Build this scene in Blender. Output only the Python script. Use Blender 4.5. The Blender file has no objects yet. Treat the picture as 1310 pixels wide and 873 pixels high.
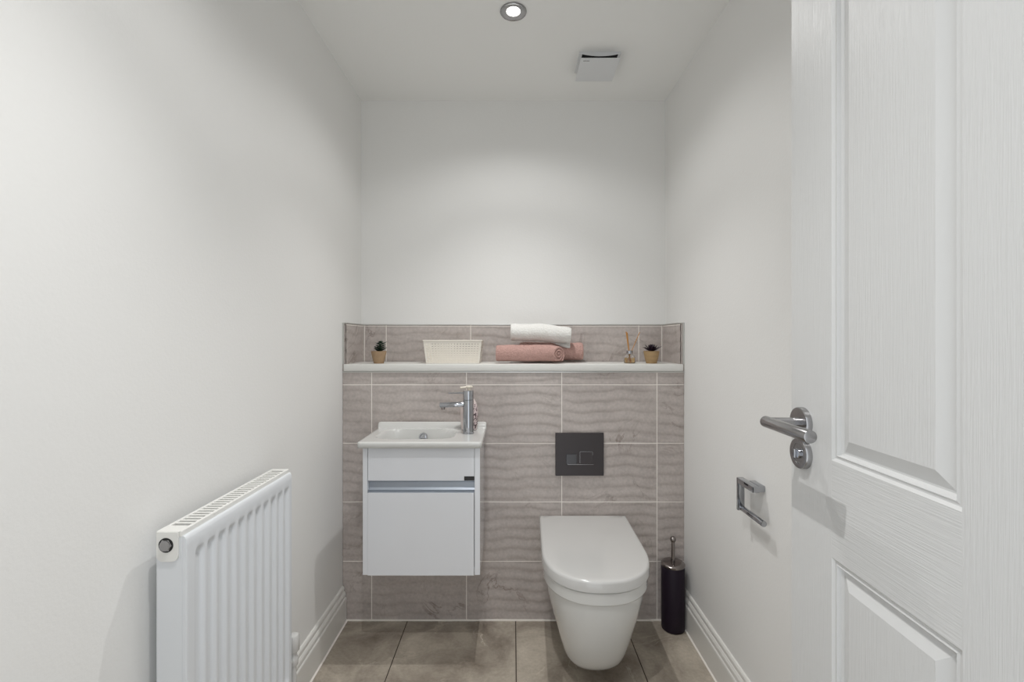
import bpy, bmesh, math, random
from mathutils import Vector, Matrix
random.seed(4)
C = bpy.context.scene.collection
PI = math.pi
CAMZ = 1.19
WL, WR = -0.719, 0.724          # side wall faces
TY, UY = 1.98, 2.225            # tiled boxing face, upper wall face
CEIL = 2.321

# ------------------------------------------------------------ materials
def nodes(m):
    nt = m.node_tree; return nt, nt.nodes, nt.links, nt.nodes['Principled BSDF']
def mat(name, col, rough=0.5, metal=0.0, bump=0, scale=200, var=0.0, vscale=8, coat=0, trans=0, stretch=None, ior=None, alpha=None, dist=0.01):
    m = bpy.data.materials.new(name); m.use_nodes = True
    nt, N, L, b = nodes(m)
    b.inputs['Base Color'].default_value = (*col, 1); b.inputs['Roughness'].default_value = rough
    b.inputs['Metallic'].default_value = metal
    if coat: b.inputs['Coat Weight'].default_value = coat; b.inputs['Coat Roughness'].default_value = 0.05
    if trans: b.inputs['Transmission Weight'].default_value = trans
    if ior: b.inputs['IOR'].default_value = ior
    tc = N.new('ShaderNodeTexCoord'); mp = N.new('ShaderNodeMapping'); L.new(tc.outputs['Object'], mp.inputs[0])
    if stretch: mp.inputs['Scale'].default_value = stretch
    n2 = N.new('ShaderNodeTexNoise'); n2.inputs['Scale'].default_value = vscale; n2.inputs['Detail'].default_value = 4
    L.new(mp.outputs[0], n2.inputs['Vector'])
    mr = N.new('ShaderNodeMapRange'); mr.inputs[3].default_value = 1 - var; mr.inputs[4].default_value = 1 + var
    L.new(n2.outputs[0], mr.inputs[0])
    vm = N.new('ShaderNodeVectorMath'); vm.operation = 'SCALE'; vm.inputs[0].default_value = col
    L.new(mr.outputs[0], vm.inputs['Scale']); L.new(vm.outputs[0], b.inputs['Base Color'])
    if bump:
        n = N.new('ShaderNodeTexNoise'); n.inputs['Scale'].default_value = scale; n.inputs['Detail'].default_value = 3
        L.new(mp.outputs[0], n.inputs['Vector'])
        bp = N.new('ShaderNodeBump'); bp.inputs['Strength'].default_value = bump; bp.inputs['Distance'].default_value = dist
        L.new(n.outputs[0], bp.inputs['Height']); L.new(bp.outputs[0], b.inputs['Normal'])
    return m

def tile_mat(name, base, dark, vein, rough):
    m = bpy.data.materials.new(name); m.use_nodes = True
    nt, N, L, b = nodes(m)
    tc = N.new('ShaderNodeTexCoord')
    n1 = N.new('ShaderNodeTexNoise'); n1.inputs['Scale'].default_value = 4.5; n1.inputs['Detail'].default_value = 8; n1.inputs['Roughness'].default_value = .62; n1.inputs['Distortion'].default_value = .6
    L.new(tc.outputs['Object'], n1.inputs['Vector'])
    cr = N.new('ShaderNodeValToRGB'); cr.color_ramp.elements[0].position = .3; cr.color_ramp.elements[1].position = .68
    cr.color_ramp.elements[0].color = (*dark, 1); cr.color_ramp.elements[1].color = (*base, 1)
    L.new(n1.outputs[0], cr.inputs[0])
    n2 = N.new('ShaderNodeTexNoise'); n2.inputs['Scale'].default_value = 3; n2.inputs['Detail'].default_value = 9; n2.inputs['Roughness'].default_value = .6; n2.inputs['Distortion'].default_value = 1.4
    L.new(tc.outputs['Object'], n2.inputs['Vector'])
    v = N.new('ShaderNodeValToRGB'); e = v.color_ramp.elements
    e[0].position = .485; e[0].color = (0, 0, 0, 1); e[1].position = .5; e[1].color = (1, 1, 1, 1); x = e.new(.515); x.color = (0, 0, 0, 1)
    L.new(n2.outputs[0], v.inputs[0])
    n3 = N.new('ShaderNodeTexNoise'); n3.inputs['Scale'].default_value = 5; L.new(tc.outputs['Object'], n3.inputs['Vector'])
    r3 = N.new('ShaderNodeMapRange'); r3.inputs[1].default_value = .5; r3.inputs[2].default_value = .7; L.new(n3.outputs[0], r3.inputs[0])
    mu = N.new('ShaderNodeMath'); mu.operation = 'MULTIPLY'; L.new(v.outputs[0], mu.inputs[0]); L.new(r3.outputs[0], mu.inputs[1])
    mx = N.new('ShaderNodeMix'); mx.data_type = 'RGBA'; L.new(mu.outputs[0], mx.inputs[0]); L.new(cr.outputs[0], mx.inputs[6]); mx.inputs[7].default_value = (*vein, 1)
    n4 = N.new('ShaderNodeTexNoise'); n4.inputs['Scale'].default_value = 90; n4.inputs['Detail'].default_value = 4; L.new(tc.outputs['Object'], n4.inputs['Vector'])
    r4 = N.new('ShaderNodeMapRange'); r4.inputs[3].default_value = .78; r4.inputs[4].default_value = 1.22; L.new(n4.outputs[0], r4.inputs[0])
    vm = N.new('ShaderNodeVectorMath'); vm.operation = 'SCALE'; L.new(mx.outputs[2], vm.inputs[0]); L.new(r4.outputs[0], vm.inputs['Scale'])
    L.new(vm.outputs[0], b.inputs['Base Color']); b.inputs['Roughness'].default_value = rough
    bp = N.new('ShaderNodeBump'); bp.inputs['Strength'].default_value = .12; bp.inputs['Distance'].default_value = .004
    L.new(n4.outputs[0], bp.inputs['Height']); L.new(bp.outputs[0], b.inputs['Normal'])
    return m

M = {}
M['wall'] = mat('white_paint', (.79, .786, .773), .75, bump=.05, scale=140, var=.012, vscale=2)
M['ceil'] = mat('ceiling_paint', (.815, .815, .80), .85, bump=.04, scale=120)
M['skirt'] = mat('satin_white_wood', (.74, .73, .70), .3)
M['tile'] = tile_mat('taupe_wave_tile', (.50, .45, .425), (.40, .355, .335), (.25, .205, .18), .36)
M['grout'] = mat('pale_grout', (.86, .82, .77), .8)
M['floor'] = tile_mat('brown_stone_tile', (.505, .45, .375), (.18, .148, .118), (.56, .50, .42), .36)
M['floor_joint'] = mat('dark_joint', (.06, .045, .035), .8)
M['metal_trim'] = mat('satin_aluminium', (.62, .62, .60), .35, 1)
M['shelf'] = mat('shelf_white', (.72, .715, .69), .35)
M['ceramic'] = mat('white_ceramic', (.64, .64, .625), .12, coat=.4)
M['seat_plastic'] = mat('white_seat_plastic', (.575, .57, .558), .16, coat=.3)
M['gloss'] = mat('gloss_white_lacquer', (.74, .755, .79), .14, coat=.5)
M['alu'] = mat('grey_aluminium', (.42, .46, .52), .4, .6)
M['chrome'] = mat('chrome', (.42, .43, .455), .07, 1)
M['gun'] = mat('dark_chrome', (.30, .27, .26), .2, 1)
M['satin'] = mat('satin_steel', (.37, .365, .37), .22, 1)
M['black'] = mat('black_plastic', (.015, .014, .014), .3)
M['dark'] = mat('dark_void', (.02, .02, .02), .9)
M['plate'] = mat('anthracite_plate', (.055, .048, .05), .38, .4)
M['button'] = mat('anthracite_gloss_button', (.075, .075, .08), .2, .3)
M['rad'] = mat('radiator_enamel', (.68, .70, .725), .32)
M['radtop'] = mat('radiator_grille_enamel', (.74, .735, .71), .35)
M['brushbody'] = mat('aubergine_black', (.014, .008, .016), .5); M['brushbody'].node_tree.nodes['Principled BSDF'].inputs['Specular IOR Level'].default_value = .25
M['pinkt'] = mat('pink_towel', (.50, .31, .275), .95, bump=.8, scale=190, var=.16, vscale=110, dist=.008)
M['whitet'] = mat('white_towel', (.74, .73, .705), .95, bump=.6, scale=150, dist=.008)
M['pot'] = mat('woody_pot', (.33, .225, .135), .75, bump=.25, scale=60, var=.35, vscale=40)
M['pot2'] = mat('tan_pot', (.36, .24, .12), .7, bump=.2, scale=60, var=.25, vscale=30, stretch=(1, 1, 6))
M['green'] = mat('dark_green_leaf', (.012, .035, .018), .45)
M['purple'] = mat('dark_purple_leaf', (.022, .010, .022), .45)
M['soil'] = mat('soil', (.06, .045, .03), .95, bump=.5, scale=300)
M['basket'] = mat('cream_plastic', (.78, .74, .67), .5)
M['glass'] = mat('clear_glass', (.98, .97, .95), .03, trans=1, ior=1.45)
M['oil'] = mat('amber_oil', (.95, .72, .36), .05, trans=1, ior=1.36)
M['reed'] = mat('amber_reed', (.50, .24, .06), .7)
M['soap'] = mat('pearl_pink_bottle', (.72, .62, .60), .25)
M['cream'] = mat('cream_pump', (.82, .76, .66), .35)
M['fan'] = mat('fan_grey_white', (.66, .67, .68), .35)
M['mark'] = mat('grey_print', (.22, .22, .22), .6)
M['door_plain'] = mat('door_white', (.60, .603, .60), .38)

def grain(name, stretch):
    m = bpy.data.materials.new(name); m.use_nodes = True
    nt, N, L, b = nodes(m); b.inputs['Base Color'].default_value = (.60, .603, .60, 1); b.inputs['Roughness'].default_value = .38
    tc = N.new('ShaderNodeTexCoord'); mp = N.new('ShaderNodeMapping'); mp.inputs['Scale'].default_value = stretch
    L.new(tc.outputs['Object'], mp.inputs[0])
    n = N.new('ShaderNodeTexNoise'); n.inputs['Scale'].default_value = 1; n.inputs['Detail'].default_value = 3; n.inputs['Distortion'].default_value = .4
    L.new(mp.outputs[0], n.inputs['Vector'])
    r = N.new('ShaderNodeMapRange'); r.inputs[1].default_value = .38; r.inputs[2].default_value = .62; L.new(n.outputs[0], r.inputs[0])
    bp = N.new('ShaderNodeBump'); bp.inputs['Strength'].default_value = .22; bp.inputs['Distance'].default_value = .0010
    L.new(r.outputs[0], bp.inputs['Height']); L.new(bp.outputs[0], b.inputs['Normal'])
    return m
M['grain_v'] = grain('door_grain_vertical', (420, 420, 12))
M['grain_h'] = grain('door_grain_horizontal', (12, 420, 420))

# bottle print: dark mottled marks on a pale pink bottle
def print_mat():
    m = bpy.data.materials.new('patterned_bottle'); m.use_nodes = True
    nt, N, L, b = nodes(m); b.inputs['Roughness'].default_value = .25
    tc = N.new('ShaderNodeTexCoord'); v = N.new('ShaderNodeTexNoise'); v.inputs['Scale'].default_value = 130; v.inputs['Detail'].default_value = 2
    L.new(tc.outputs['Object'], v.inputs['Vector'])
    cr = N.new('ShaderNodeValToRGB'); e = cr.color_ramp.elements; e[0].position = .47; e[0].color = (.09, .06, .07, 1); e[1].position = .53; e[1].color = (.74, .62, .62, 1)
    L.new(v.outputs[0], cr.inputs[0]); L.new(cr.outputs[0], b.inputs['Base Color']); return m
M['print'] = print_mat()
def emit(name, col, s):
    m = bpy.data.materials.new(name); m.use_nodes = True
    nt, N, L, b = nodes(m); b.inputs['Base Color'].default_value = (*col, 1)
    b.inputs['Emission Color'].default_value = (*col, 1); b.inputs['Emission Strength'].default_value = s; return m
M['lamp'] = emit('lamp_lens', (1, .99, .96), 2.2)

# ------------------------------------------------------------ helpers
def obj(name, bm, m, parent=None, smooth=None, loc=None):
    me = bpy.data.meshes.new(name); bmesh.ops.recalc_face_normals(bm, faces=bm.faces[:])
    if smooth is not None:
        for f in bm.faces: f.smooth = True
        for e in bm.edges:
            if len(e.link_faces) == 2 and e.calc_face_angle(0) > math.radians(smooth): e.smooth = False
    if loc is not None: bmesh.ops.translate(bm, verts=bm.verts, vec=-Vector(loc))
    bm.to_mesh(me); bm.free()
    for q in (m if isinstance(m, (list, tuple)) else [m]): me.materials.append(M[q])
    o = bpy.data.objects.new(name, me); C.objects.link(o)
    if loc is not None: o.location = loc
    if parent:
        o.parent = parent
        o.matrix_parent_inverse = parent.matrix_basis.inverted() if not parent.get('local') else Matrix()
    return o
def tag(o, label, cat, group=None):
    o['label'] = label; o['category'] = cat
    if group: o['group'] = group
    return o
def thing(name, label, cat, loc, group=None):
    o = bpy.data.objects.new(name, None); C.objects.link(o); o.location = loc; o.empty_display_size = .05
    return tag(o, label, cat, group)
def struct(o): o['kind'] = 'structure'; return o
def B(): return bmesh.new()
def box(bm, x0, x1, y0, y1, z0, z1, bev=0, seg=2):
    r = bmesh.ops.create_cube(bm, size=1)
    for v in r['verts']: v.co = Vector(((x0+x1)/2 + v.co.x*(x1-x0), (y0+y1)/2 + v.co.y*(y1-y0), (z0+z1)/2 + v.co.z*(z1-z0)))
    if bev:
        es = list({e for v in r['verts'] for e in v.link_edges})
        bmesh.ops.bevel(bm, geom=es, offset=bev, segments=seg, affect='EDGES', profile=.5)
    return bm
def axes(d):
    d = Vector(d).normalized(); a = Vector((0, 0, 1)) if abs(d.z) < .9 else Vector((1, 0, 0))
    u = d.cross(a).normalized(); return d, u, d.cross(u).normalized()
def rings_mesh(bm, rings, cap0=True, cap1=True, closed=True, mi=0):
    R = [[bm.verts.new(p) for p in r] for r in rings]; n = len(R[0])
    for a, b in zip(R, R[1:]):
        for i in range(n if closed else n-1):
            f = bm.faces.new((a[i], a[(i+1) % n], b[(i+1) % n], b[i])); f.material_index = mi
    if cap0: bm.faces.new(R[0][::-1]).material_index = mi
    if cap1: bm.faces.new(R[-1]).material_index = mi
    return R
def lathe(bm, prof, c=(0, 0, 0), axis=(0, 0, 1), n=40, cap0=True, cap1=True, mi=0):
    """prof: (radius, height along axis)"""
    d, u, v = axes(axis); c = Vector(c)
    return rings_mesh(bm, [[c + d*h + (u*math.cos(2*PI*i/n) + v*math.sin(2*PI*i/n))*max(r, 1e-5) for i in range(n)] for r, h in prof], cap0, cap1, mi=mi)
def rod(bm, a, b, r, n=24, rnd=0, mi=0):
    a = Vector(a); b = Vector(b); L = (b-a).length
    if rnd: pr = [(r-rnd, 0), (r-rnd*.3, rnd*.3), (r, rnd), (r, L-rnd), (r-rnd*.3, L-rnd*.3), (r-rnd, L)]
    else: pr = [(r, 0), (r, L)]
    lathe(bm, pr, a, b-a, n, mi=mi)
def tube(bm, pts, r, n=14):
    pts = [Vector(p) for p in pts]; R = []
    d, u, v = axes(pts[1]-pts[0])
    for i, p in enumerate(pts):
        t = (pts[min(i+1, len(pts)-1)] - pts[max(i-1, 0)]).normalized()
        u = (u - t*u.dot(t)).normalized(); v = t.cross(u)
        R.append([p + (u*math.cos(2*PI*k/n) + v*math.sin(2*PI*k/n))*r for k in range(n)])
    rings_mesh(bm, R)
def extrude_profile(bm, prof, y0, y1, mk):
    """prof closed list of (a,z); mk(a,y,z)->vec"""
    rings_mesh(bm, [[mk(a, y0, z) for a, z in prof], [mk(a, y1, z) for a, z in prof]])

# ------------------------------------------------------------ room shell
YF0, YF1 = -0.05, 0.055
bm = B(); box(bm, WL-.1, WR+.1, YF0, 2.33, -.10, -.004)
def lin(a, b, n): return [a + (b-a)*i/n for i in range(n+1)]
xs_j = [-0.4445, 0.012, 0.4685]; ys_j = [0.42, 1.335]
box(bm, WL-.001, WR+.001, YF0, 2.0, -.004, -.001)
for f in bm.faces: f.material_index = 1
xe = [WL] + xs_j + [WR]; ye = [YF0] + ys_j + [TY+.01]
for i in range(len(xe)-1):
    for j in range(len(ye)-1):
        box(bm, xe[i]+(.0019 if i else 0), xe[i+1]-(.0019 if i < len(xe)-2 else 0), ye[j]+.0012, ye[j+1]-.0012, -.003, 0, .0006, 1)
struct(obj('floor', bm, ['floor', 'floor_joint']))
bm = B(); box(bm, WL-.1, WR+.1, YF0, 2.33, CEIL, CEIL+.08); struct(obj('ceiling', bm, 'ceil'))
bm = B(); box(bm, WL-.08, WL, YF0, 2.33, 0, CEIL); struct(obj('wall_left', bm, 'wall'))
bm = B(); box(bm, WR, WR+.08, YF0, 2.33, 0, CEIL); struct(obj('wall_right', bm, 'wall'))
bm = B(); box(bm, WL, WR, UY, 2.33, 0, CEIL); struct(obj('wall_back', bm, 'wall'))
DX0, DX1, DZ = -0.30, 0.478, 1.995
bm = B(); box(bm, WL, DX0, YF0, YF1, 0, CEIL); box(bm, DX1, WR, YF0, YF1, 0, CEIL); box(bm, DX0, DX1, YF0, YF1, DZ, CEIL)
struct(obj('wall_front', bm, 'wall'))

# waved tile panel: u along the panel, outward normal n
def tile_grid(bm, org, ud, nd, u0, u1, z0, z1, ju, jz, seed=0, amp=.0021):
    g = .0015; org = Vector(org); ud = Vector(ud); nd = Vector(nd)
    def axis(a, b, js, st):
        s = set()
        js = [j for j in js if a+g < j < b-g]
        cuts = [a] + js + [b]
        for k in range(len(cuts)-1):
            lo = cuts[k] + (g if k else 0); hi = cuts[k+1] - (g if k < len(cuts)-2 else 0)
            n = max(1, int((hi-lo)/st)); s.update(round(v, 6) for v in lin(lo, hi, n))
        return sorted(s), js
    U, ju = axis(u0, u1, ju, .009); Z, jz = axis(z0, z1, jz, .0027)
    edge = lambda x, js: min([abs(x-j) for j in js] + [1])
    V = []
    for z in Z:
        row = []
        for u in U:
            iu = sum(u > j for j in ju); iz = sum(z > j for j in jz)
            rr = random.Random(iu*31+iz*7+seed); ph = rr.random()*6.3; p2 = rr.random()*6.3; off = rr.random()*.05
            w = .0055*math.sin(2*PI*u/.31+ph) + .003*math.sin(2*PI*u/.13+p2+z*14)
            p = ((z+w+off)/.0435) % 1.0
            h = -amp*(.5+.5*math.cos(2*PI*p**.62)) * (.80+.20*math.sin(u*9+iz+ph))
            e = min(edge(u, ju), edge(z, jz))
            k = min(1, max(0, (e-g)/.006)); h = h*k - (1-min(1, max(0, (e-g*.99)/.0015)))*.0012
            row.append(bm.verts.new(org + ud*u + Vector((0, 0, z)) + nd*h))
        V.append(row)
    for j in range(len(Z)-1):
        for i in range(len(U)-1):
            f = bm.faces.new((V[j][i], V[j][i+1], V[j+1][i+1], V[j+1][i])); f.smooth = True
            uc = (U[i]+U[i+1])/2; zc = (Z[j]+Z[j+1])/2
            f.material_index = 1 if min(edge(uc, ju), edge(zc, jz)) < g else 0
JX = [-.5960, -.1955, .2070, .6090]; JZ = [.251, .502, .750, .997]
def raw(name, bm, mats):
    me = bpy.data.meshes.new(name); bm.to_mesh(me); bm.free()
    for q in mats: me.materials.append(M[q])
    o = bpy.data.objects.new(name, me); C.objects.link(o); return struct(o)
ZL = 1.084
bm = B(); tile_grid(bm, (0, TY, 0), (1, 0, 0), (0, -1, 0), WL+.001, WR-.001, .004, 1.054, JX, JZ)
box(bm, WL, WR, TY+.006, UY, 0, 1.054)
box(bm, WL+.016, WR-.016, TY-.003, TY+.008, 0, .006); 
for f in bm.faces[-6:]: f.material_index = 1
raw('wall_boxing', bm, ['tile', 'grout'])
RX0, RX1 = -.703, .706; RT = 1.257
bm = B(); tile_grid(bm, (0, UY-.010, 0), (1, 0, 0), (0, -1, 0), RX0, RX1, ZL, RT, [RX0+.003, -.598, -.199, .2005, .595, RX1-.003], [RT-.006], 5)
tile_grid(bm, (RX0, 0, 0), (0, 1, 0), (1, 0, 0), TY, UY-.010, ZL, RT, [UY-.0125], [RT-.006], 9)
tile_grid(bm, (RX1, 0, 0), (0, 1, 0), (-1, 0, 0), TY, UY-.010, ZL, RT, [UY-.0125], [RT-.006], 11)
box(bm, WL, RX0-.005, TY+.002, UY, 1.054, RT-.001); box(bm, RX1+.005, WR, TY+.002, UY, 1.054, RT-.001); box(bm, RX0, RX1, UY-.005, UY, 1.054, RT-.001)
raw('wall_recess', bm, ['tile', 'grout'])
# metal tile trims
bm = B(); box(bm, RX0, RX1, UY-.012, UY, RT-.001, RT+.003, .0008, 1)
box(bm, WL, RX0+.002, TY-.001, UY-.001, RT-.001, RT+.003, .0008, 1); box(bm, RX1-.002, WR, TY-.001, UY-.001, RT-.001, RT+.003, .0008, 1)
box(bm, WL, WL+.007, TY-.003, TY+.003, ZL+.0, RT+.003, .0008, 1); box(bm, WR-.007, WR, TY-.003, TY+.003, ZL, RT+.003, .0008, 1)
struct(obj('trim_1', bm, 'metal_trim'))
bm = B(); box(bm, WL+.002, WR-.002, TY-.002, TY+.004, 1.048, 1.0535, .0008, 1); struct(obj('trim_2', bm, 'metal_trim'))

# skirting
SK = [(0, 0), (.018, 0), (.018, .096), (.0165, .101), (.0125, .1035), (.0125, .107), (.0155, .110), (.0145, .119), (.0105, .126), (.0078, .128), (.0078, .1315), (.0098, .134), (.009, .142), (.0055, .147), (0, .148)]
def skirt(name, mk, y0, y1):
    bm = B(); extrude_profile(bm, SK, y0, y1, mk)
    bead = [(.017, 0), (.0225, 0), (.0205, .003), (.017, .006)]
    extrude_profile(bm, bead, y0, y1, mk)
    for f in bm.faces[-6:]: f.material_index = 1
    struct(obj(name, bm, ['skirt', 'grout']))
skirt('baseboard_left', lambda a, y, z: Vector((WL+a, y, z)), YF1, TY-.002)
skirt('baseboard_right', lambda a, y, z: Vector((WR-a, y, z)), YF1, TY-.002)

# door lining round the opening behind the camera
bm = B()
box(bm, DX0-.06, DX0, YF1, YF1+.016, .0, DZ+.06, .004); box(bm, DX0, DX1, YF1, YF1+.016, DZ, DZ+.06, .004)
box(bm, DX1+.002, DX1+.062, YF1, YF1+.016, .0, DZ+.06, .004)
struct(obj('trim_3', bm, 'skirt'))

# ------------------------------------------------------------ shelf on the boxing
bm = B(); box(bm, WL+.006, WR-.006, TY-.007, UY-.012, 1.0545, ZL, .003)
bb = obj('ledge_shelf', bm, 'shelf', smooth=40)
tag(bb, 'long white shelf capping the grey tiled boxing wall', 'shelf')

# ------------------------------------------------------------ door
DL, DT, DH = .760, .035, 1.98
th = math.radians(90-1.815)
door = None
def build_door():
    bm = B()
    prof = [(0, 0), (.004, -.0035), (.006, -.0035), (.009, -.0022), (.011, -.0075), (.014, -.010), (.0165, -.010), (.036, -.002)]
    us = [0, .111, .331, .429, .649, DL]      # from hinge; symmetric
    us = [0, .109, .329, .429, .649, DL]
    vs = [.006, .22, .850, 1.001, 1.87, DH]
    def V(u, v, d): return bm.verts.new((u, d, v))
    def q(pts, mi): f = bm.faces.new([V(*p) for p in pts]); f.material_index = mi
    for i in range(5):
        for j in range(5):
            u0, u1, v0, v1 = us[i], us[i+1], vs[j], vs[j+1]
            pane = i in (1, 3) and j in (1, 3)
            if not pane:
                mi = 1 if (i in (1, 3) and j in (0, 2, 4)) else 0
                q([(u0, v0, 0), (u1, v0, 0), (u1, v1, 0), (u0, v1, 0)], mi)
            else:
                for (d0, h0), (d1, h1) in zip(prof, prof[1:]):
                    a = [(u0+d0, v0+d0, h0), (u1-d0, v0+d0, h0), (u1-d0, v1-d0, h0), (u0+d0, v1-d0, h0)]
                    b = [(u0+d1, v0+d1, h1), (u1-d1, v0+d1, h1), (u1-d1, v1-d1, h1), (u0+d1, v1-d1, h1)]
                    for k in range(4): q([a[k], a[(k+1) % 4], b[(k+1) % 4], b[k]], 2)
                d, h = prof[-1]; q([(u0+d, v0+d, h), (u1-d, v0+d, h), (u1-d, v1-d, h), (u0+d, v1-d, h)], 0)
    z0, z1 = vs[0], DH
    q([(0, z0, -DT), (DL, z0, -DT), (DL, z1, -DT), (0, z1, -DT)], 0)
    for (u, w) in ((0, 0), (DL, 0)): q([(u, z0, 0), (u, z1, 0), (u, z1, -DT), (u, z0, -DT)], 2)
    for v in (z0, z1): q([(0, v, 0), (DL, v, 0), (DL, v, -DT), (0, v, -DT)], 2)
    bmesh.ops.remove_doubles(bm, verts=bm.verts, dist=1e-5)
    o = obj('door_1', bm, ['grain_v', 'grain_h', 'door_plain'])
    o.location = (.4768, .083, 0); o.rotation_euler = (0, 0, th)
    struct(o); o['label'] = 'white grained four panel door standing open along the right wall'
    o['local'] = 1
    return o
door = build_door(); 
SU = .7235
def local(name, bm, m, par, smooth=35, label=None):
    o = obj(name, bm, m, None, smooth); o.parent = par
    if label: o['label'] = label
    return o
bm = B(); lathe(bm, [(.020, 0), (.0262, 0), (.0262, .0075), (.0252, .0095), (.0225, .0098), (.010, .0098), (.010, .0098)], (SU, 0, 1.0465), (0, 1, 0), 48)
hand = local('door_handle', bm, 'satin', door, label='round rose of the lever door handle')
bm = B(); rod(bm, (SU, .0099, 1.0465), (SU, .058, 1.0465), .0085, 28)
rod(bm, (SU+.009, .060, 1.0465), (SU-.122, .060, 1.0465), .0098, 32, .0012)
local('lever', bm, 'satin', hand, label='satin steel lever bar')
bm = B(); lathe(bm, [(.020, 0), (.0262, 0), (.0262, .0075), (.0252, .0095), (.0225, .0098), (.0175, .0098), (.017, .0085), (.012, .0085)], (SU, 0, .9935), (0, 1, 0), 48)
tt = local('thumb_turn', bm, 'satin', door, label='round lock rose below the lever handle')
bm = B(); lathe(bm, [(.0085, .0086), (.0085, .0115), (.0075, .0125)], (SU, 0, .9935), (0, 1, 0), 32); box(bm, SU-.0025, SU+.0025, .012, .017, .9935-.0075, .9935+.0075, .001)
local('snib', bm, 'chrome', tt)
del door['local']

# ------------------------------------------------------------ radiator
XR, XF, Y0, Y1, Z0, Z1 = -.690, -.632, .908, 1.344, .185, .818
rad = thing('radiator', 'white ribbed panel radiator with slotted top grille on the left wall', 'radiator', ((XR+XF)/2, (Y0+Y1)/2, Z0))
def sstep(t): t = max(0, min(1, t)); return t*t*(3-2*t)
def rad_front(xf, sgn):
    bm = B(); ys = lin(Y0+.001, Y1-.001, 190); top = Z1-.010; zs = [Z0, Z0+.004, Z0+.020] + lin(Z0+.028, Z0+.052, 5) + lin(Z0+.08, top-.07, 4) + lin(top-.052, top-.032, 6) + [top-.020, top-.008, top-.002, top]
    R = []
    for z in zs:
        row = []
        for y in ys:
            k = (y-.949)/.0363; fr = abs(k-round(k)); g = 0
            if -.5 < k < 10.5: g = 1-sstep((fr-.20)/.20)
            hz = sstep((z-(Z0+.028))/.022)*sstep(((top-.032)-z)/.018)
            d = .0085*g*hz
            rim = 0
            if z > top-.008: rim = (z-(top-.008))**2/.0000640*.0045
            ey = min(y-Y0, Y1-y); rim += max(0, .004-ey)**2/.000016*.0025
            row.append(bm.verts.new((xf - sgn*(d+rim), y, z)))
        R.append(row)
    for a, b in zip(R, R[1:]):
        for i in range(len(ys)-1): bm.faces.new((a[i], a[i+1], b[i+1], b[i]))
    # folded return at top, bottom and ends
    for row in (R[0], R[-1], [r[0] for r in R], [r[-1] for r in R]):
        nv = [bm.verts.new(v.co + Vector((-sgn*.007, 0, 0))) for v in row]
        for i in range(len(row)-1): bm.faces.new((row[i], row[i+1], nv[i+1], nv[i]))
    return bm
obj('front_panel', rad_front(XF, 1), 'rad', rad, smooth=50)
bm = B()
gx0, gx1 = XR, XF-.0085
zt = Z1
# grille: frame with cross bars
box(bm, gx0, gx0+.007, Y0, Y1, zt-.012, zt, .0015); box(bm, gx1-.007, gx1, Y0, Y1, zt-.012, zt, .0015)
box(bm, gx0+.005, gx1-.005, Y0, Y0+.030, zt-.010, zt-.0005, .001); box(bm, gx0+.005, gx1-.005, Y1-.016, Y1, zt-.010, zt-.0005, .001)
nb = 27; ya, yb = Y0+.030, Y1-.016; p = (yb-ya)/nb
for i in range(nb):
    w = p*.46
    if i: box(bm, gx0+.005, gx1-.005, ya+i*p-w/2, ya+i*p+w/2, zt-.009, zt-.0012)
obj('top_grille', bm, 'radtop', rad)
bm = B(); 
for y0, y1 in ((Y0, Y0+.0015), (Y1-.0015, Y1)):
    bm = B(); box(bm, gx0, gx1, y0, y1, Z0+.006, zt-.012, .0005, 1); obj('side_panel', bm, 'rad', rad)
bm = B(); box(bm, XR+.002, XR+.004, Y0+.003, Y1-.003, Z0, Z1-.014); 
for i in range(60):
    y = Y0+.012+i*(Y1-Y0-.024)/59; box(bm, XR+.010, XF-.020, y-.0006, y+.0006, Z0+.03, Z1-.035)
obj('convector_fins', bm, 'rad', rad)
# tab on near end and air vent plug
bm = B(); cxr = (gx0+gx1)/2 - .0015
pts = [(-.021, Z1-.001), (-.021, .772)] + [(-.021+.012*(1-math.cos(a)), .772-.012*math.sin(a)) for a in lin(0, PI/2, 6)][1:] + [(.021-.012*(1-math.cos(a)), .772-.012*math.sin(a)) for a in lin(PI/2, 0, 6)] + [(.021, .772), (.021, Z1-.001)]
rings_mesh(bm, [[Vector((cxr+a, Y0-.0035, z)) for a, z in pts], [Vector((cxr+a, Y0-.0002, z)) for a, z in pts]])
bmesh.ops.remove_doubles(bm, verts=bm.verts, dist=1e-6)
etab = obj('end_tab', bm, 'radtop', rad)
bm = B(); lathe(bm, [(.0142, .0002), (.0142, .0006)], (cxr-.002, Y0-.0036, .792), (0, -1, 0), 32, mi=1)
lathe(bm, [(.0124, 0), (.0124, .002), (.0118, .003), (.0095, .0032)], (cxr-.002, Y0-.0038, .792), (0, -1, 0), 6)
lathe(bm, [(.0102, .0025), (.0102, .0042), (.0092, .0048)], (cxr-.002, Y0-.0038, .792), (0, -1, 0), 32)
pl = obj('vent_plug', bm, ['satin', 'dark'], etab, smooth=35); pl['label'] = 'round steel air vent plug'
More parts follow.
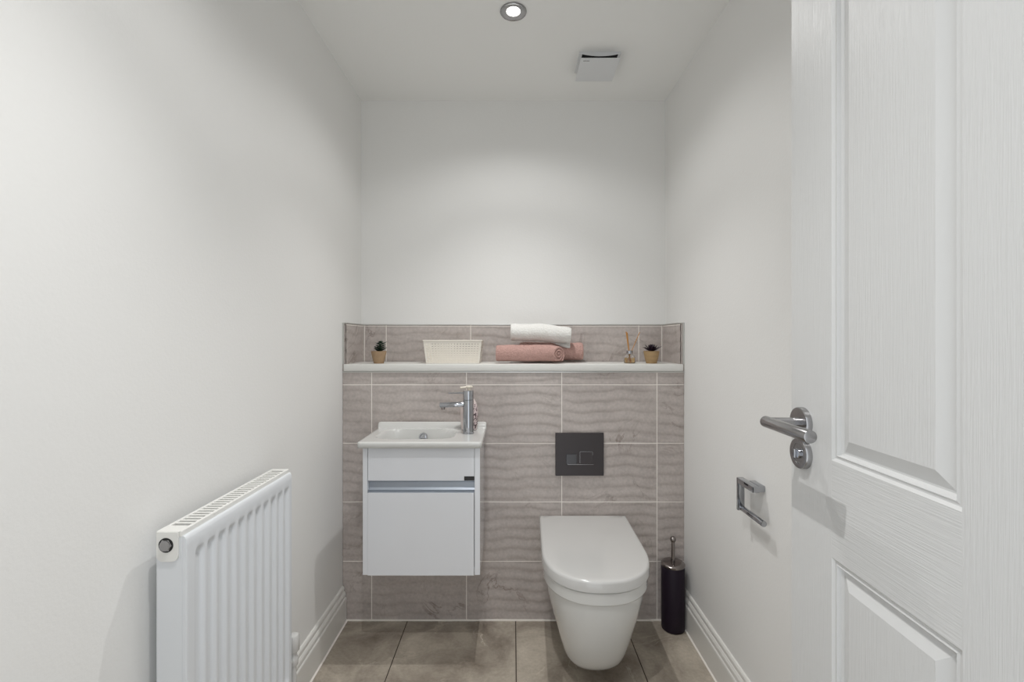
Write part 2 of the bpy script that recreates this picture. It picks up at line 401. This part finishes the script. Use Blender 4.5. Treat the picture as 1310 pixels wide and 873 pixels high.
# valve at the far end
vx, vy = -.636, 1.366
bm = B()
lathe(bm, [(.010, .240), (.012, .243), (.012, .262), (.009, .268), (.009, .279), (.0135, .281), (.0155, .284), (.0155, .323), (.0135, .3285), (.006, .330)], (vx-.002, vy, 0), (0, 0, 1), 28)
rod(bm, (vx-.002, vy, .255), (vx-.014, Y1-.001, .255), .008)
vl = obj('valve', bm, 'seat_plastic', rad, smooth=40); vl['label'] = 'white lockshield valve cap'
bm = B(); rod(bm, (vx-.002, vy, .001), (vx-.002, vy, .240), .0075)
obj('pipe', bm, 'seat_plastic', rad, smooth=40)
for y in (Y0+.08, Y1-.08):
    bm = B(); box(bm, WL+.0002, XR+.002, y-.012, y+.012, .30, .70, .002); obj('wall_bracket', bm, 'rad', rad)

# ------------------------------------------------------------ vanity unit
VY = 1.711; VX0, VX1 = -.5476, -.1198
van = thing('vanity_unit', 'glossy white wall-hung vanity cabinet under the small basin', 'cabinet', ((VX0+VX1)/2, VY+.13, .3286))
bm = B(); box(bm, VX0, VX0+.017, VY, TY-.002, .3286, .7965, .001); box(bm, VX1-.0195, VX1, VY, TY-.002, .3286, .7965, .001)
box(bm, VX0+.017, VX1-.0195, VY+.02, TY-.002, .331, .347); box(bm, VX0+.017, VX1-.0195, TY-.010, TY-.002, .347, .70)
obj('carcass', bm, 'gloss', van)
bm = B(); box(bm, VX0+.0185, VX1-.0205, VY+.0005, VY+.018, .6725, .7955, .0012)
obj('fascia', bm, 'gloss', van)
bm = B(); box(bm, VX0+.0175, VX1-.0215, VY-.0015, VY+.016, .3266, .6285, .0015)
fr = obj('drawer', bm, 'gloss', van)
bm = B()   # J-shaped aluminium finger groove
pr = [(VY+.003, .6315), (VY+.003, .6285), (VY+.024, .6285), (VY+.026, .6725), (VY+.003, .6725), (VY+.003, .6712), (VY+.018, .669), (VY+.0235, .661), (VY+.0235, .642), (VY+.018, .634), (VY+.010, .6315)]
rings_mesh(bm, [[Vector((x, a, z)) for a, z in pr] for x in (VX0+.018, VX1-.0205)])
gl = obj('finger_groove', bm, 'alu', van); gl['label'] = 'grey aluminium finger groove'
bm = B(); box(bm, -.1775, -.1405, VY-.0008, VY+.0005, .6735, .689, .0003, 1)
lb = obj('maker_label', bm, 'black', van); lb['label'] = 'tiny black maker label'

# ------------------------------------------------------------ basin
bas = None
def basin():
    global bas
    X0, X1, YA, YB, ZT = -.5605, -.1105, 1.68, 1.9775, .820
    bm = B()
    e = [0, 0, .0012, .004, .009]
    def ax(a, b, n): return [a+q for q in e] + lin(a+.014, b-.014, n) + [b-q for q in e[::-1]]
    xs = ax(X0, X1, 96); ys = ax(YA, YB, 66); nx, ny = len(xs), len(ys)
    drop = {0: -.022, 1: -.005, 2: -.0022, 3: -.0004}
    cx, cy, hx, hy = -.372, 1.834, .148, .098
    V = []
    for j, y in enumerate(ys):
        row = []
        for i, x in enumerate(xs):
            r = min(i, j, nx-1-i, ny-1-j); z = ZT + drop.get(r, 0)
            if r > 0:
                up = .0235*sstep((y-(YB-.030))/.010); z += up
                if j > ny-6: z += 0
            # raised rim / shallow fall to the bowl
            dx, dy = abs(x-cx)/hx, abs(y-cy)/hy
            rr = (dx**4.5 + dy**4.5)**(1/4.5)
            slope = .17
            z -= .085*sstep((1-rr)/slope)*(1 if r > 4 else 0)
            px, py = x, y; R = .014
            qx = X0+R if x < X0+R else (X1-R if x > X1-R else None); qy = YA+R if y < YA+R else (YB-R if y > YB-R else None)
            if qx is not None and qy is not None:
                vx_, vy_ = x-qx, y-qy; m = max(abs(vx_), abs(vy_)); l = math.hypot(vx_, vy_)
                if l > 1e-6: px, py = qx+vx_*m/l, qy+vy_*m/l
            row.append(bm.verts.new((px, py, z)))
        V.append(row)
    for a, b in zip(V, V[1:]):
        for i in range(nx-1): bm.faces.new((a[i], a[i+1], b[i+1], b[i]))
    for f in list(bm.faces):
        if f.calc_area() < 1e-12: bm.faces.remove(f)
    o = obj('washbasin', bm, 'ceramic', None, smooth=60, loc=(cx, cy, ZT-.022))
    md = o.modifiers.new('thickness', 'SOLIDIFY'); md.thickness = .006; md.offset = -1
    tag(o, 'small white ceramic washbasin sitting on the vanity cabinet', 'basin')
    bas = o
basin()
bm = B()
# chrome overflow ring on the bowl's back wall: ring standing nearly upright
oc = Vector((-.366, 1.9185, .7885)); ax_ = Vector((0, -1, .25)).normalized()
lathe(bm, [(.0125, 0), (.0170, 0), (.0178, .0025), (.0170, .0045), (.0125, .0045), (.0118, .002), (.0125, 0)], oc, ax_, 36, False, False)
lathe(bm, [(.0122, .0002), (.0122, .0012), (.006, .0022), (.004, .0022)], oc, ax_, 36)
lathe(bm, [(.0125, -.0006), (.0125, .0002)], oc, ax_, 36, mi=1)
ov = obj('overflow_ring', bm, ['chrome', 'dark'], bas, smooth=40); ov['label'] = 'round chrome overflow ring'
bm = B(); lathe(bm, [(.022, 0), (.022, .003), (.019, .005), (.019, .004)], (-.365, 1.84, .7355), (0, 0, 1), 32)
dr = obj('drain', bm, 'chrome', bas, smooth=40); dr['label'] = 'chrome basin waste'

# ------------------------------------------------------------ tap
tx, ty = -.174, 1.837
tap = thing('mixer_tap', 'chrome single-lever mixer tap standing on the right of the basin', 'tap', (tx, ty, .8203))
bm = B(); lathe(bm, [(.0225, 0), (.0225, .004), (.0208, .006), (.0208, .1320)], (tx, ty, .8203), n=48)
rod(bm, (tx-.015, ty, .935), (tx-.112, ty, .9305), .0104, 28, .003)
tb = obj('tap_body', bm, 'chrome', tap, smooth=35)
bm = B(); rod(bm, (tx-.0995, ty, .9305), (tx-.0985, ty, .914), .0078, 24, .001); obj('aerator', bm, 'gun', tb, smooth=35)
bm = B(); lathe(bm, [(.0195, .1330), (.0206, .1335), (.0206, .166), (.0196, .1685), (.012, .169)], (tx, ty, .8203), n=48)
prl = [(-.0085, 0), (.0085, 0)]
R = []
for t in lin(0, 1, 8):
    x = tx-.012-.066*t; z = .9805-.002*t; w = .009-.0035*t; h = .0035-.0015*t
    R.append([Vector((x, ty-w, z-h)), Vector((x, ty+w, z-h)), Vector((x, ty+w, z+h)), Vector((x, ty-w, z+h))])
rings_mesh(bm, R)
obj('lever', bm, 'chrome', tap, smooth=35)

# ------------------------------------------------------------ soap dispenser
sx, sy = -.178, 1.915
so = thing('soap_dispenser', 'round pink patterned soap pump bottle behind the chrome tap', 'soap dispenser', (sx, sy, .8203))
bm = B(); lathe(bm, [(.026, 0), (.031, .003), (.034, .02), (.0365, .055), (.036, .085), (.031, .108), (.021, .124), (.013, .131), (.013, .136)], (sx, sy, .8203), n=40)
for f in bm.faces:
    c = f.calc_center_median()
    f.material_index = 1 if (c.x > sx-.004 and c.z < .935) else 0
obj('bottle', bm, ['soap', 'print'], so, smooth=40)
bm = B(); lathe(bm, [(.0145, .1362), (.0145, .150), (.007, .153), (.0045, .154), (.0045, .170), (.013, .171), (.0145, .175), (.012, .179)], (sx, sy, .8203), n=28)
rod(bm, (sx, sy, .9935), (sx-.036, sy-.006, .9915), .0045, 16, .001)
obj('pump', bm, 'cream', so, smooth=40)

# ------------------------------------------------------------ flush plate
fx0, fx1, fz0, fz1 = .1793, .3825, .6155, .795
fp = thing('flush_plate', 'square dark anthracite dual flush plate on the tiles above the toilet', 'flush plate', ((fx0+fx1)/2, TY, fz0))
bm = B(); box(bm, fx0, fx1, TY-.011, TY-.0005, fz0, fz1, .0015); obj('plate', bm, 'plate', fp)
bm = B(); box(bm, .224, .2685, TY-.0145, TY-.0111, .6650, .7060, .0012); b1 = obj('button', bm, 'button', fp); b1['label'] = 'smaller glossy flush button'
bm = B(); box(bm, .2825, .3340, TY-.0130, TY-.0111, .6650, .7170, .0008); b2 = obj('button', bm, 'plate', fp); b2['label'] = 'larger matt flush button'
bm = B(); box(bm, .2810, .2825, TY-.0136, TY-.0111, .670, .7185); box(bm, .2810, .3355, TY-.0136, TY-.0111, .717, .7185); box(bm, .3340, .3355, TY-.0136, TY-.0111, .703, .7185)
box(bm, .230, .3390, TY-.0136, TY-.0111, .6628, .6645); obj('button_edge', bm, 'satin', fp)

# ------------------------------------------------------------ toilet
tcx = .294
def D(w, wb, yf, ym, yb=1.9788, n=56, z=0, ex=2.25):
    """closed outline, back edge left to right then round the front"""
    P = []
    P += [(-wb + 2*wb*i/8, yb) for i in range(9)]
    P += [(wb + (w-wb)*sstep(i/10), yb+(ym-yb)*i/10) for i in range(1, 10)]
    for i in range(n+1):
        a = PI*i/n; c, s = math.cos(a), math.sin(a)
        P.append((w*math.copysign(abs(c)**(2/ex), c), ym-(ym-yf)*abs(s)**(2/ex)))
    P += [(-(w + (wb-w)*sstep(i/10)), ym+(yb-ym)*i/10) for i in range(1, 10)]
    ang = math.radians(1.6); ca, sa = math.cos(-ang), math.sin(-ang)
    return [Vector((tcx + x*ca - (y-yb)*sa, min(yb, yb + x*sa*0 + (y-yb)*ca), z)) for x, y in P]
# flip: outline must shift left as it comes forward
def Dz(z, w, wb, yf, ym, yb=1.9788, ex=2.25):
    out = []
    for v in D(w, wb, yf, ym, yb, 56, z, ex):
        out.append(Vector((2*tcx - v.x if False else v.x, v.y, z)))
    return out
wc = thing('toilet', 'white wall-hung toilet with closed D-shaped lid on the tiled wall', 'toilet', (tcx, 1.72, .10))
bm = B()
R = [Dz(.4085, .160, .160, 1.46, 1.66), Dz(.4085, .1765, .176, 1.4385, 1.655), Dz(.4065, .179, .178, 1.436, 1.655), Dz(.372, .1785, .1775, 1.4365, 1.655), Dz(.3685, .1765, .1760, 1.4385, 1.655), Dz(.3675, .1705, .1705, 1.4445, 1.655),
     Dz(.34, .1670, .170, 1.4475, 1.66), Dz(.30, .1595, .166, 1.453, 1.665), Dz(.26, .149, .161, 1.464, 1.665), Dz(.215, .1365, .155, 1.479, 1.665), Dz(.175, .1265, .149, 1.497, 1.665), Dz(.140, .1165, .143, 1.516, 1.66),
     Dz(.110, .1065, .137, 1.537, 1.655), Dz(.090, .0955, .131, 1.556, 1.65), Dz(.078, .082, .124, 1.575, 1.65), Dz(.073, .062, .112, 1.597, 1.65)]
rings_mesh(bm, R); obj('bowl', bm, 'ceramic', wc, smooth=28)
bm = B(); R = [Dz(.4088, .160, .160, 1.457, 1.655, 1.955), Dz(.4135, .160, .160, 1.457, 1.655, 1.955), Dz(.418, .160, .160, 1.457, 1.655, 1.955)]
rings_mesh(bm, R); obj('seat', bm, 'seat_plastic', wc, smooth=40)
bm = B(); lid = [(.4130, .1745, 0), (.4130, .1835, 0), (.4138, .1842, 0), (.439, .1835, .0), (.4440, .1820, .0), (.4472, .1790, 0), (.4485, .1740, 0), (.4495, .160, 0), (.4500, .10, 0)]
R = []
for z, w, _ in lid:
    ins = .184-w; R.append(Dz(z, w, w-.001, 1.4305+ins, 1.655, 1.9745-min(ins, .012), 2.3))
rings_mesh(bm, R); obj('lid', bm, 'seat_plastic', wc, smooth=40)

# ------------------------------------------------------------ toilet brush
bx, by = .659, 1.929
br = thing('toilet_brush', 'dark aubergine toilet brush holder with metal lid beside the toilet', 'toilet brush', (bx, by, 0))
bm = B(); lathe(bm, [(.043, .0005), (.0455, .003), (.0465, .008), (.0465, .258), (.045, .260), (.043, .260)], (bx, by, 0), n=48); obj('holder', bm, 'brushbody', br, smooth=40)
bm = B(); lathe(bm, [(.047, .2605), (.0475, .262), (.0475, .268), (.044, .2715), (.030, .274), (.008, .2755)], (bx, by, 0), n=48); l_ = obj('lid', bm, 'gun', br, smooth=40); l_['label'] = 'dark chrome lid'
bm = B(); lathe(bm, [(.008, .276), (.0075, .30), (.0068, .345), (.0055, .358)], (bx, by, 0), n=24)
lathe(bm, [(.0125*math.sin(a)+.0001, .366-.0125*math.cos(a)) for a in lin(.25, PI, 12)], (bx, by, 0), n=24)
hd = obj('handle', bm, 'gun', l_, smooth=60); hd['label'] = 'dark chrome handle with ball tip'

# ------------------------------------------------------------ toilet roll holder
tp = thing('toilet_roll_holder', 'empty chrome open-ended toilet roll holder on the right wall', 'toilet roll holder', (WR, 1.38, .725))
bm = B(); box(bm, .705, WR-.0002, 1.345, 1.400, .750, .768, .0015); obj('mount', bm, 'chrome', tp, smooth=30)
bm = B()
box(bm, .684, .7055, 1.338, 1.430, .750, .768, .003)
box(bm, .684, .7055, 1.425, 1.436, .668, .768, .003)
rod(bm, (.6965, 1.431, .6765), (.6965, 1.300, .6765), .0085, 28, .001)
obj('bar', bm, 'chrome', tp, smooth=30)

# ------------------------------------------------------------ basket
def basket():
    bm = B(); cx, cyy = -.2595, 2.085; zb = ZL+.0008; H = .101; W0, W1 = .229, .251; D0, D1 = .125, .145; th_ = .0026
    def pt(side, u, h):     # u -1..1 along the side, h 0..1
        w = (W0+(W1-W0)*h)/2; d = (D0+(D1-D0)*h)/2
        x, y = {0: (u*w, -d), 1: (w, u*d), 2: (-u*w, d), 3: (-w, -u*d)}[side]
        return Vector((cx+x, cyy+y, zb+h*H))
    for s in range(4):
        nc = 18 if s % 2 == 0 else 10
        us = [-1]; m = .045 if s % 2 == 0 else .07
        a0 = -1+m; st = (2-2*m)/nc
        for k in range(nc): us += [a0+st*(k+.18), a0+st*(k+.82)]
        us.append(1)
        hs = [0]; nr = 8; h0 = .05; sh = .82/nr
        for k in range(nr): hs += [h0+sh*(k+.24), h0+sh*(k+.76)]
        hs.append(1)
        nd = {0: (0, -1, 0), 1: (1, 0, 0), 2: (0, 1, 0), 3: (-1, 0, 0)}[s]
        V = [[bm.verts.new(pt(s, u, h)) for u in us] for h in hs]
        for j in range(len(hs)-1):
            for i in range(len(us)-1):
                if j % 2 == 1 and i % 2 == 1: continue
                bm.faces.new((V[j][i], V[j][i+1], V[j+1][i+1], V[j+1][i]))
    bmesh.ops.remove_doubles(bm, verts=bm.verts, dist=1e-5)
    geo = bmesh.ops.solidify(bm, geom=bm.faces[:], thickness=th_)
    box(bm, cx-W0/2+.001, cx+W0/2-.001, cyy-D0/2+.001, cyy+D0/2-.001, zb, zb+.0025)
    w, d = W1/2+.002, D1/2+.002; z = zb+H
    box(bm, cx-w, cx+w, cyy-d, cyy-d+.006, z-.004, z, .001); box(bm, cx-w, cx+w, cyy+d-.006, cyy+d, z-.004, z, .001)
    box(bm, cx-w, cx-w+.006, cyy-d+.004, cyy+d-.004, z-.004, z, .001); box(bm, cx+w-.006, cx+w, cyy-d+.004, cyy+d-.004, z-.004, z, .001)
    o = obj('storage_basket', bm, 'basket', loc=(cx, cyy, ZL)); tag(o, 'small cream lattice storage basket on the shelf', 'basket')
basket()

# ------------------------------------------------------------ towels
def roll(name, path, R, sy, sz, turns, mtl, label, flap=0, seed=1, endr=.0, group=None, taper=None):
    """path: centre points; cross-section is a spiral band"""
    rnd = random.Random(seed); bm = B()
    path = [Vector(p) for p in path]
    # resample
    seg = [(b-a).length for a, b in zip(path, path[1:])]; tot = sum(seg); n = 46
    def at(t):
        d = t*tot
        for i, s in enumerate(seg):
            if d <= s or i == len(seg)-1: return path[i].lerp(path[i+1], d/s)
            d -= s
    ns = int(turns*40); ph = [rnd.random()*6.3 for _ in range(6)]
    start = -2.2
    rings = []
    for i in range(n+1):
        t = i/n; c = at(t); tg = (at(min(1, t+.04))-at(max(0, t-.04))).normalized()
        side_ = Vector((tg.y, -tg.x, 0)).normalized(); up = tg.cross(side_); up = up if up.z > 0 else -up
        ro = []
        er = 1 - .10*max(0, (.05-min(t, 1-t))/.05)**2
        if taper: er *= 1-taper*sstep((t-.8)/.2)
        for k in range(ns+1):
            q = k/ns; a = start + q*turns*2*PI
            r = (.004 + (R-.004)*q)
            nz = 1 + .020*math.sin(a*2+t*5+ph[0]) + .018*math.sin(t*13+ph[1]+a) + .01*math.sin(t*31+a*3+ph[2])
            yy = math.cos(a)*r*sy*nz*er; zz = math.sin(a)*r*sz*nz*er
            zz = max(zz, -R*sz*.90)
            inset = Vector((0, 0, 0))
            if endr: inset = tg*((1-q)*endr*(1 if t > .5 else -1)*(abs(t-.5)*2)**12)
            p = c + side_*yy + up*zz + inset
            if flap and q > .80:
                w = sstep((t-.62)/.38)*sstep((q-.80)/.2)
                p += Vector((.004*w, -.014*w, -flap*w))
            ro.append(p)
        rings.append(ro)
    V = [[bm.verts.new(p) for p in r] for r in rings]
    for a, b in zip(V, V[1:]):
        for k in range(ns): bm.faces.new((a[k], a[k+1], b[k+1], b[k]))
    mid = sum((p for p in path), Vector())/len(path)
    o = obj(name, bm, mtl, None, smooth=80, loc=(mid.x, mid.y, path[0].z-R*sz*.9))
    md = o.modifiers.new('thick', 'SOLIDIFY'); md.thickness = (R/turns)*.68; md.offset = -1
    md2 = o.modifiers.new('soft', 'SUBSURF'); md2.levels = 1; md2.render_levels = 1
    return tag(o, label, 'towel', group)
roll('towel', [(-.075, 2.052, ZL+.0415), (.11, 2.052, ZL+.0415), (.155, 2.047, ZL+.0415), (.182, 2.032, ZL+.041), (.199, 2.010, ZL+.0405)], .0445, 1, 1, 3.0, 'pinkt', 'pink rolled towel at the front of the shelf, spiral end showing', seed=3, taper=.10)
roll('towel', [(.03, 2.152, ZL+.0465), (.322, 2.150, ZL+.0465)], .049, .95, 1.03, 3.0, 'pinkt', 'darker pink rolled towel behind, showing only its right end', seed=5)
roll('towel', [(-.012, 2.090, 1.2175), (.12, 2.090, 1.2165), (.258, 2.088, 1.2050)], .050, 1.06, .94, 3.0, 'whitet', 'white rolled towel resting on top of the pink towels', flap=.022, seed=8)

# ------------------------------------------------------------ potted succulents
def leaf(bm, base, dirv, L, W, curl=.25, n=6):
    d, u, v = axes(dirv); base = Vector(base); R = []
    up = Vector((0, 0, 1)); s = d.cross(up)
    s = s.normalized() if s.length > .05 else u
    nn = s.cross(d).normalized()
    for i in range(n+1):
        t = i/n; w = W*math.sin(PI*min(.97, (.16+.84*t)))**.8*.5; c = base + d*L*t + up*curl*L*t*t
        R.append([c - s*w, c - nn*w*.30, c + s*w, c + nn*w*.45])
    rings_mesh(bm, R)
def pot(px, py, rt, rb, h, m, label, name):
    t = thing(name, label, 'potted plant', (px, py, ZL))
    z = ZL+.0003
    bm = B(); lathe(bm, [(rb*.96, 0), (rb, .002), (rb+(rt-rb)*.55, h*.45), (rt*.98, h*.85), (rt, h), (rt-.003, h), (rt-.004, h-.005)], (px, py, z), n=40, cap1=False)
    obj('pot', bm, m, t, smooth=50)
    bm = B(); lathe(bm, [(rt-.0045, h-.006), (rt-.0045, h-.0045), (.004, h-.0035)], (px, py, z), n=32); obj('soil', bm, 'soil', t, smooth=50)
    return t, z+h-.004
t, z = pot(-.5825, 2.04, .0325, .0215, .0535, 'pot', 'dark green succulent in a brown pot at the left end of shelf', 'potted_succulent')
bm = B(); px, py = -.5825+.003, 2.04
rod(bm, (px, py, z), (px+.003, py, z+.035), .004, 8)
rr = random.Random(2)
for lev, (hh, nn_, L, el) in enumerate([(.002, 6, .032, .45), (.012, 6, .030, .35), (.022, 5, .025, .30), (.031, 5, .021, .35), (.038, 4, .014, .7)]):
    for k in range(nn_):
        a = 2*PI*(k+.5*lev)/nn_ + rr.uniform(-.15, .15); LL = L*rr.uniform(.85, 1.1)
        if lev == 3 and k == 0: a, LL = .05, .031
        leaf(bm, (px+lev*.001, py, z+hh), (math.cos(a), math.sin(a), el), LL, .0150, .12)
obj('leaves', bm, 'green', t, smooth=60)
t, z = pot(.6045, 2.045, .0335, .0230, .0535, 'pot2', 'dark purple spiky succulent in a tan pot at the right end of shelf', 'potted_succulent')
bm = B(); px, py = .6045, 2.045
for lev, (nn_, L, el) in enumerate([(14, .044, .42), (12, .036, .85), (8, .028, 1.6), (5, .024, 4)]):
    for k in range(nn_):
        a = 2*PI*(k+.5*lev)/nn_ + rr.uniform(-.1, .1); leaf(bm, (px, py, z+.001+.002*lev), (math.cos(a), math.sin(a), el), L*rr.uniform(.9, 1.1), .010, .12)
obj('leaves', bm, 'purple', t, smooth=60)

# ------------------------------------------------------------ reed diffuser
rx, ry = .5105, 2.05; z = ZL+.0004
rd = thing('reed_diffuser', 'small amber glass reed diffuser bottle near the right succulent', 'diffuser', (rx, ry, ZL))
bm = B(); lathe(bm, [(.001, .0), (.022, 0), (.0245, .003), (.0245, .026), (.020, .034), (.011, .038), (.0095, .041), (.0095, .046), (.0075, .046), (.0075, .040), (.010, .036), (.018, .031), (.0225, .025), (.0225, .004), (.020, .002), (.001, .002)], (rx, ry, z), n=40)
obj('bottle', bm, 'glass', rd, smooth=50)
bm = B(); lathe(bm, [(.019, .0026), (.0218, .0045), (.0218, .0235), (.001, .0236)], (rx, ry, z), n=32); oi = obj('oil', bm, 'oil', rd, smooth=50); oi['label'] = 'amber oil in the bottle'
bm = B(); lathe(bm, [(.0098, .0412), (.0128, .0412), (.0132, .043), (.0132, .053), (.0128, .0545), (.0080, .0545), (.0080, .0470), (.0098, .0465)], (rx, ry, z), n=32, cap0=False, cap1=False); cc = obj('collar', bm, 'chrome', rd, smooth=40); cc['label'] = 'chrome neck collar'
tops = [((-.015, .000, .138), 'left'), ((-.0095, .004, .134), 'mid'), ((.0445, .000, .136), 'right')]
labs = ['outer left of the two left-leaning amber reeds in the diffuser', 'shorter inner of the two left-leaning amber reeds in diffuser', 'thin amber reed leaning right out of the diffuser']
for (tp_, _), lb in zip(tops, labs):
    bm = B(); bse = Vector((rx - tp_[0]*.26, ry+.003*(tp_[1]*200-.3), z+.005)); rod(bm, bse, (rx+tp_[0], ry+tp_[1], z+tp_[2]), (.0024 if tp_[0] < 0 else .0015), 10)
    o = obj('reed', bm, 'reed', None, smooth=50, loc=bse); tag(o, lb, 'reed stick', 'reeds standing in the diffuser bottle')

# ------------------------------------------------------------ extractor fan
ex0, ex1, ey0, ey1 = .2655, .4205, 1.829, 1.990
ef = thing('extractor_fan', 'square pale grey extractor fan cover on the ceiling', 'extractor fan', ((ex0+ex1)/2, (ey0+ey1)/2, CEIL))
bm = B(); R = []
for y in (ey0+.015, ey1-.008):
    r = [Vector((ex0-.004, y, CEIL-.0003)), Vector((ex1+.006, y, CEIL-.0003))]
    for k in range(15):
        q = 1-k/14; x = ex0-.004+(ex1-ex0+.010)*q; r.append(Vector((x, y, CEIL-.007-.0115*math.sin(PI*q)**.8)))
    R.append(r)
rings_mesh(bm, R); bm.normal_update()
for f in bm.faces:
    if abs(f.normal.z) > .7 and f.calc_center_median().z < CEIL-.010 and abs(f.calc_center_median().x-(ex0+ex1)/2) < .066: f.material_index = 1
hs = obj('housing', bm, ['fan', 'dark'], ef)
bm = B(); box(bm, ex0+.03, ex1-.03, ey0+.04, ey1-.03, CEIL-.034, CEIL-.015); obj('fan_core', bm, 'black', ef)
bm = B(); nx = 14; V = {}
for a, dz in ((0, 0), (1, .004)):
    for i in range(nx+1):
        for j in range(nx+1):
            u, v = i/nx, j/nx; x = ex0+(ex1-ex0)*u; y = ey0+(ey1-ey0)*v
            V[a, i, j] = bm.verts.new((x, y, CEIL-.0375+dz - .0012*math.sin(PI*u)*math.sin(PI*v)))
for i in range(nx):
    for j in range(nx):
        for a in (0, 1): bm.faces.new((V[a, i, j], V[a, i+1, j], V[a, i+1, j+1], V[a, i, j+1]))
    for j in (0, nx):
        bm.faces.new((V[0, i, j], V[0, i+1, j], V[1, i+1, j], V[1, i, j])); bm.faces.new((V[0, j, i], V[0, j, i+1], V[1, j, i+1], V[1, j, i]))
cv = obj('cover', bm, 'fan', ef, smooth=40)
bm = B()
for k, w in enumerate([.003, .002, .0028, .002, .0026, .003, .0018]):
    x = ex0+.012+k*.0036; box(bm, x, x+w, ey0+.012, ey0+.0155, CEIL-.0385, CEIL-.0374)
mk = obj('print_mark', bm, 'mark', ef); mk['label'] = 'tiny grey printed mark'

# ------------------------------------------------------------ downlights
def downlight(x, y, label, power):
    t = thing('downlight', label, 'ceiling light', (x, y, CEIL), 'recessed ceiling downlights')
    bm = B(); lathe(bm, [(.0455, .0002), (.0460, .003), (.0440, .0055), (.0415, .0050), (.0400, .0035)], (x, y, CEIL), (0, 0, -1), 56, False, False)
    obj('rim', bm, 'satin', t, smooth=50)
    bm = B(); lathe(bm, [(.0400, .0035), (.0235, .0010)], (x, y, CEIL), (0, 0, -1), 48, False, False); obj('reflector', bm, 'satin', t, smooth=50)
    bm = B(); lathe(bm, [(.0240, .0008), (.0240, .0016), (.018, .0030), (.005, .0036)], (x, y, CEIL), (0, 0, -1), 48); obj('lamp_lens', bm, 'lamp', t, smooth=50)
    for nm, e, ang, bl in (('downlight_beam', power*NARROW, 100, 1.0), ('downlight_spill', power, 146, .45)):
        l = bpy.data.lights.new(nm, 'SPOT'); l.energy = e; l.spot_size = math.radians(ang); l.spot_blend = bl; l.shadow_soft_size = .009; l.color = (1, .995, .982)
        lo = bpy.data.objects.new(nm, l); C.objects.link(lo); lo.parent = t; lo.location = (0, 0, -.012)
    return t
P = 5.6; NARROW = 5.6
downlight(0.002, 1.617, 'round recessed downlight on the ceiling, lit, nearest the back wall', P*.80)
downlight(-.15, .55, 'round recessed downlight on the ceiling, nearest the doorway', P*1.0)

# ------------------------------------------------------------ world + camera
w = bpy.data.worlds.new('world'); bpy.context.scene.world = w; w.use_nodes = True
bg = w.node_tree.nodes['Background']; bg.inputs[0].default_value = (.93, .97, 1, 1); bg.inputs[1].default_value = 1.0
cd = bpy.data.cameras.new('camera'); cam = bpy.data.objects.new('camera', cd); C.objects.link(cam)
cam.location = (0, 0, CAMZ); cam.rotation_euler = (PI/2, 0, 0)
cd.sensor_width = 36; cd.lens = 600/1310*36; cd.shift_x = -1/1310; cd.shift_y = -2.5/1310; cd.clip_start = .01
sc = bpy.context.scene; sc.camera = cam
vs = sc.view_settings; sc.display_settings.display_device = 'sRGB'
vs.view_transform = 'Standard'; vs.look = 'None'; vs.gamma = 1; vs.use_curve_mapping = False; vs.exposure = 0.56
sc.cycles.max_bounces = 16; sc.cycles.diffuse_bounces = 10; sc.cycles.glossy_bounces = 6; sc.cycles.transmission_bounces = 10
sc.cycles.use_denoising = True
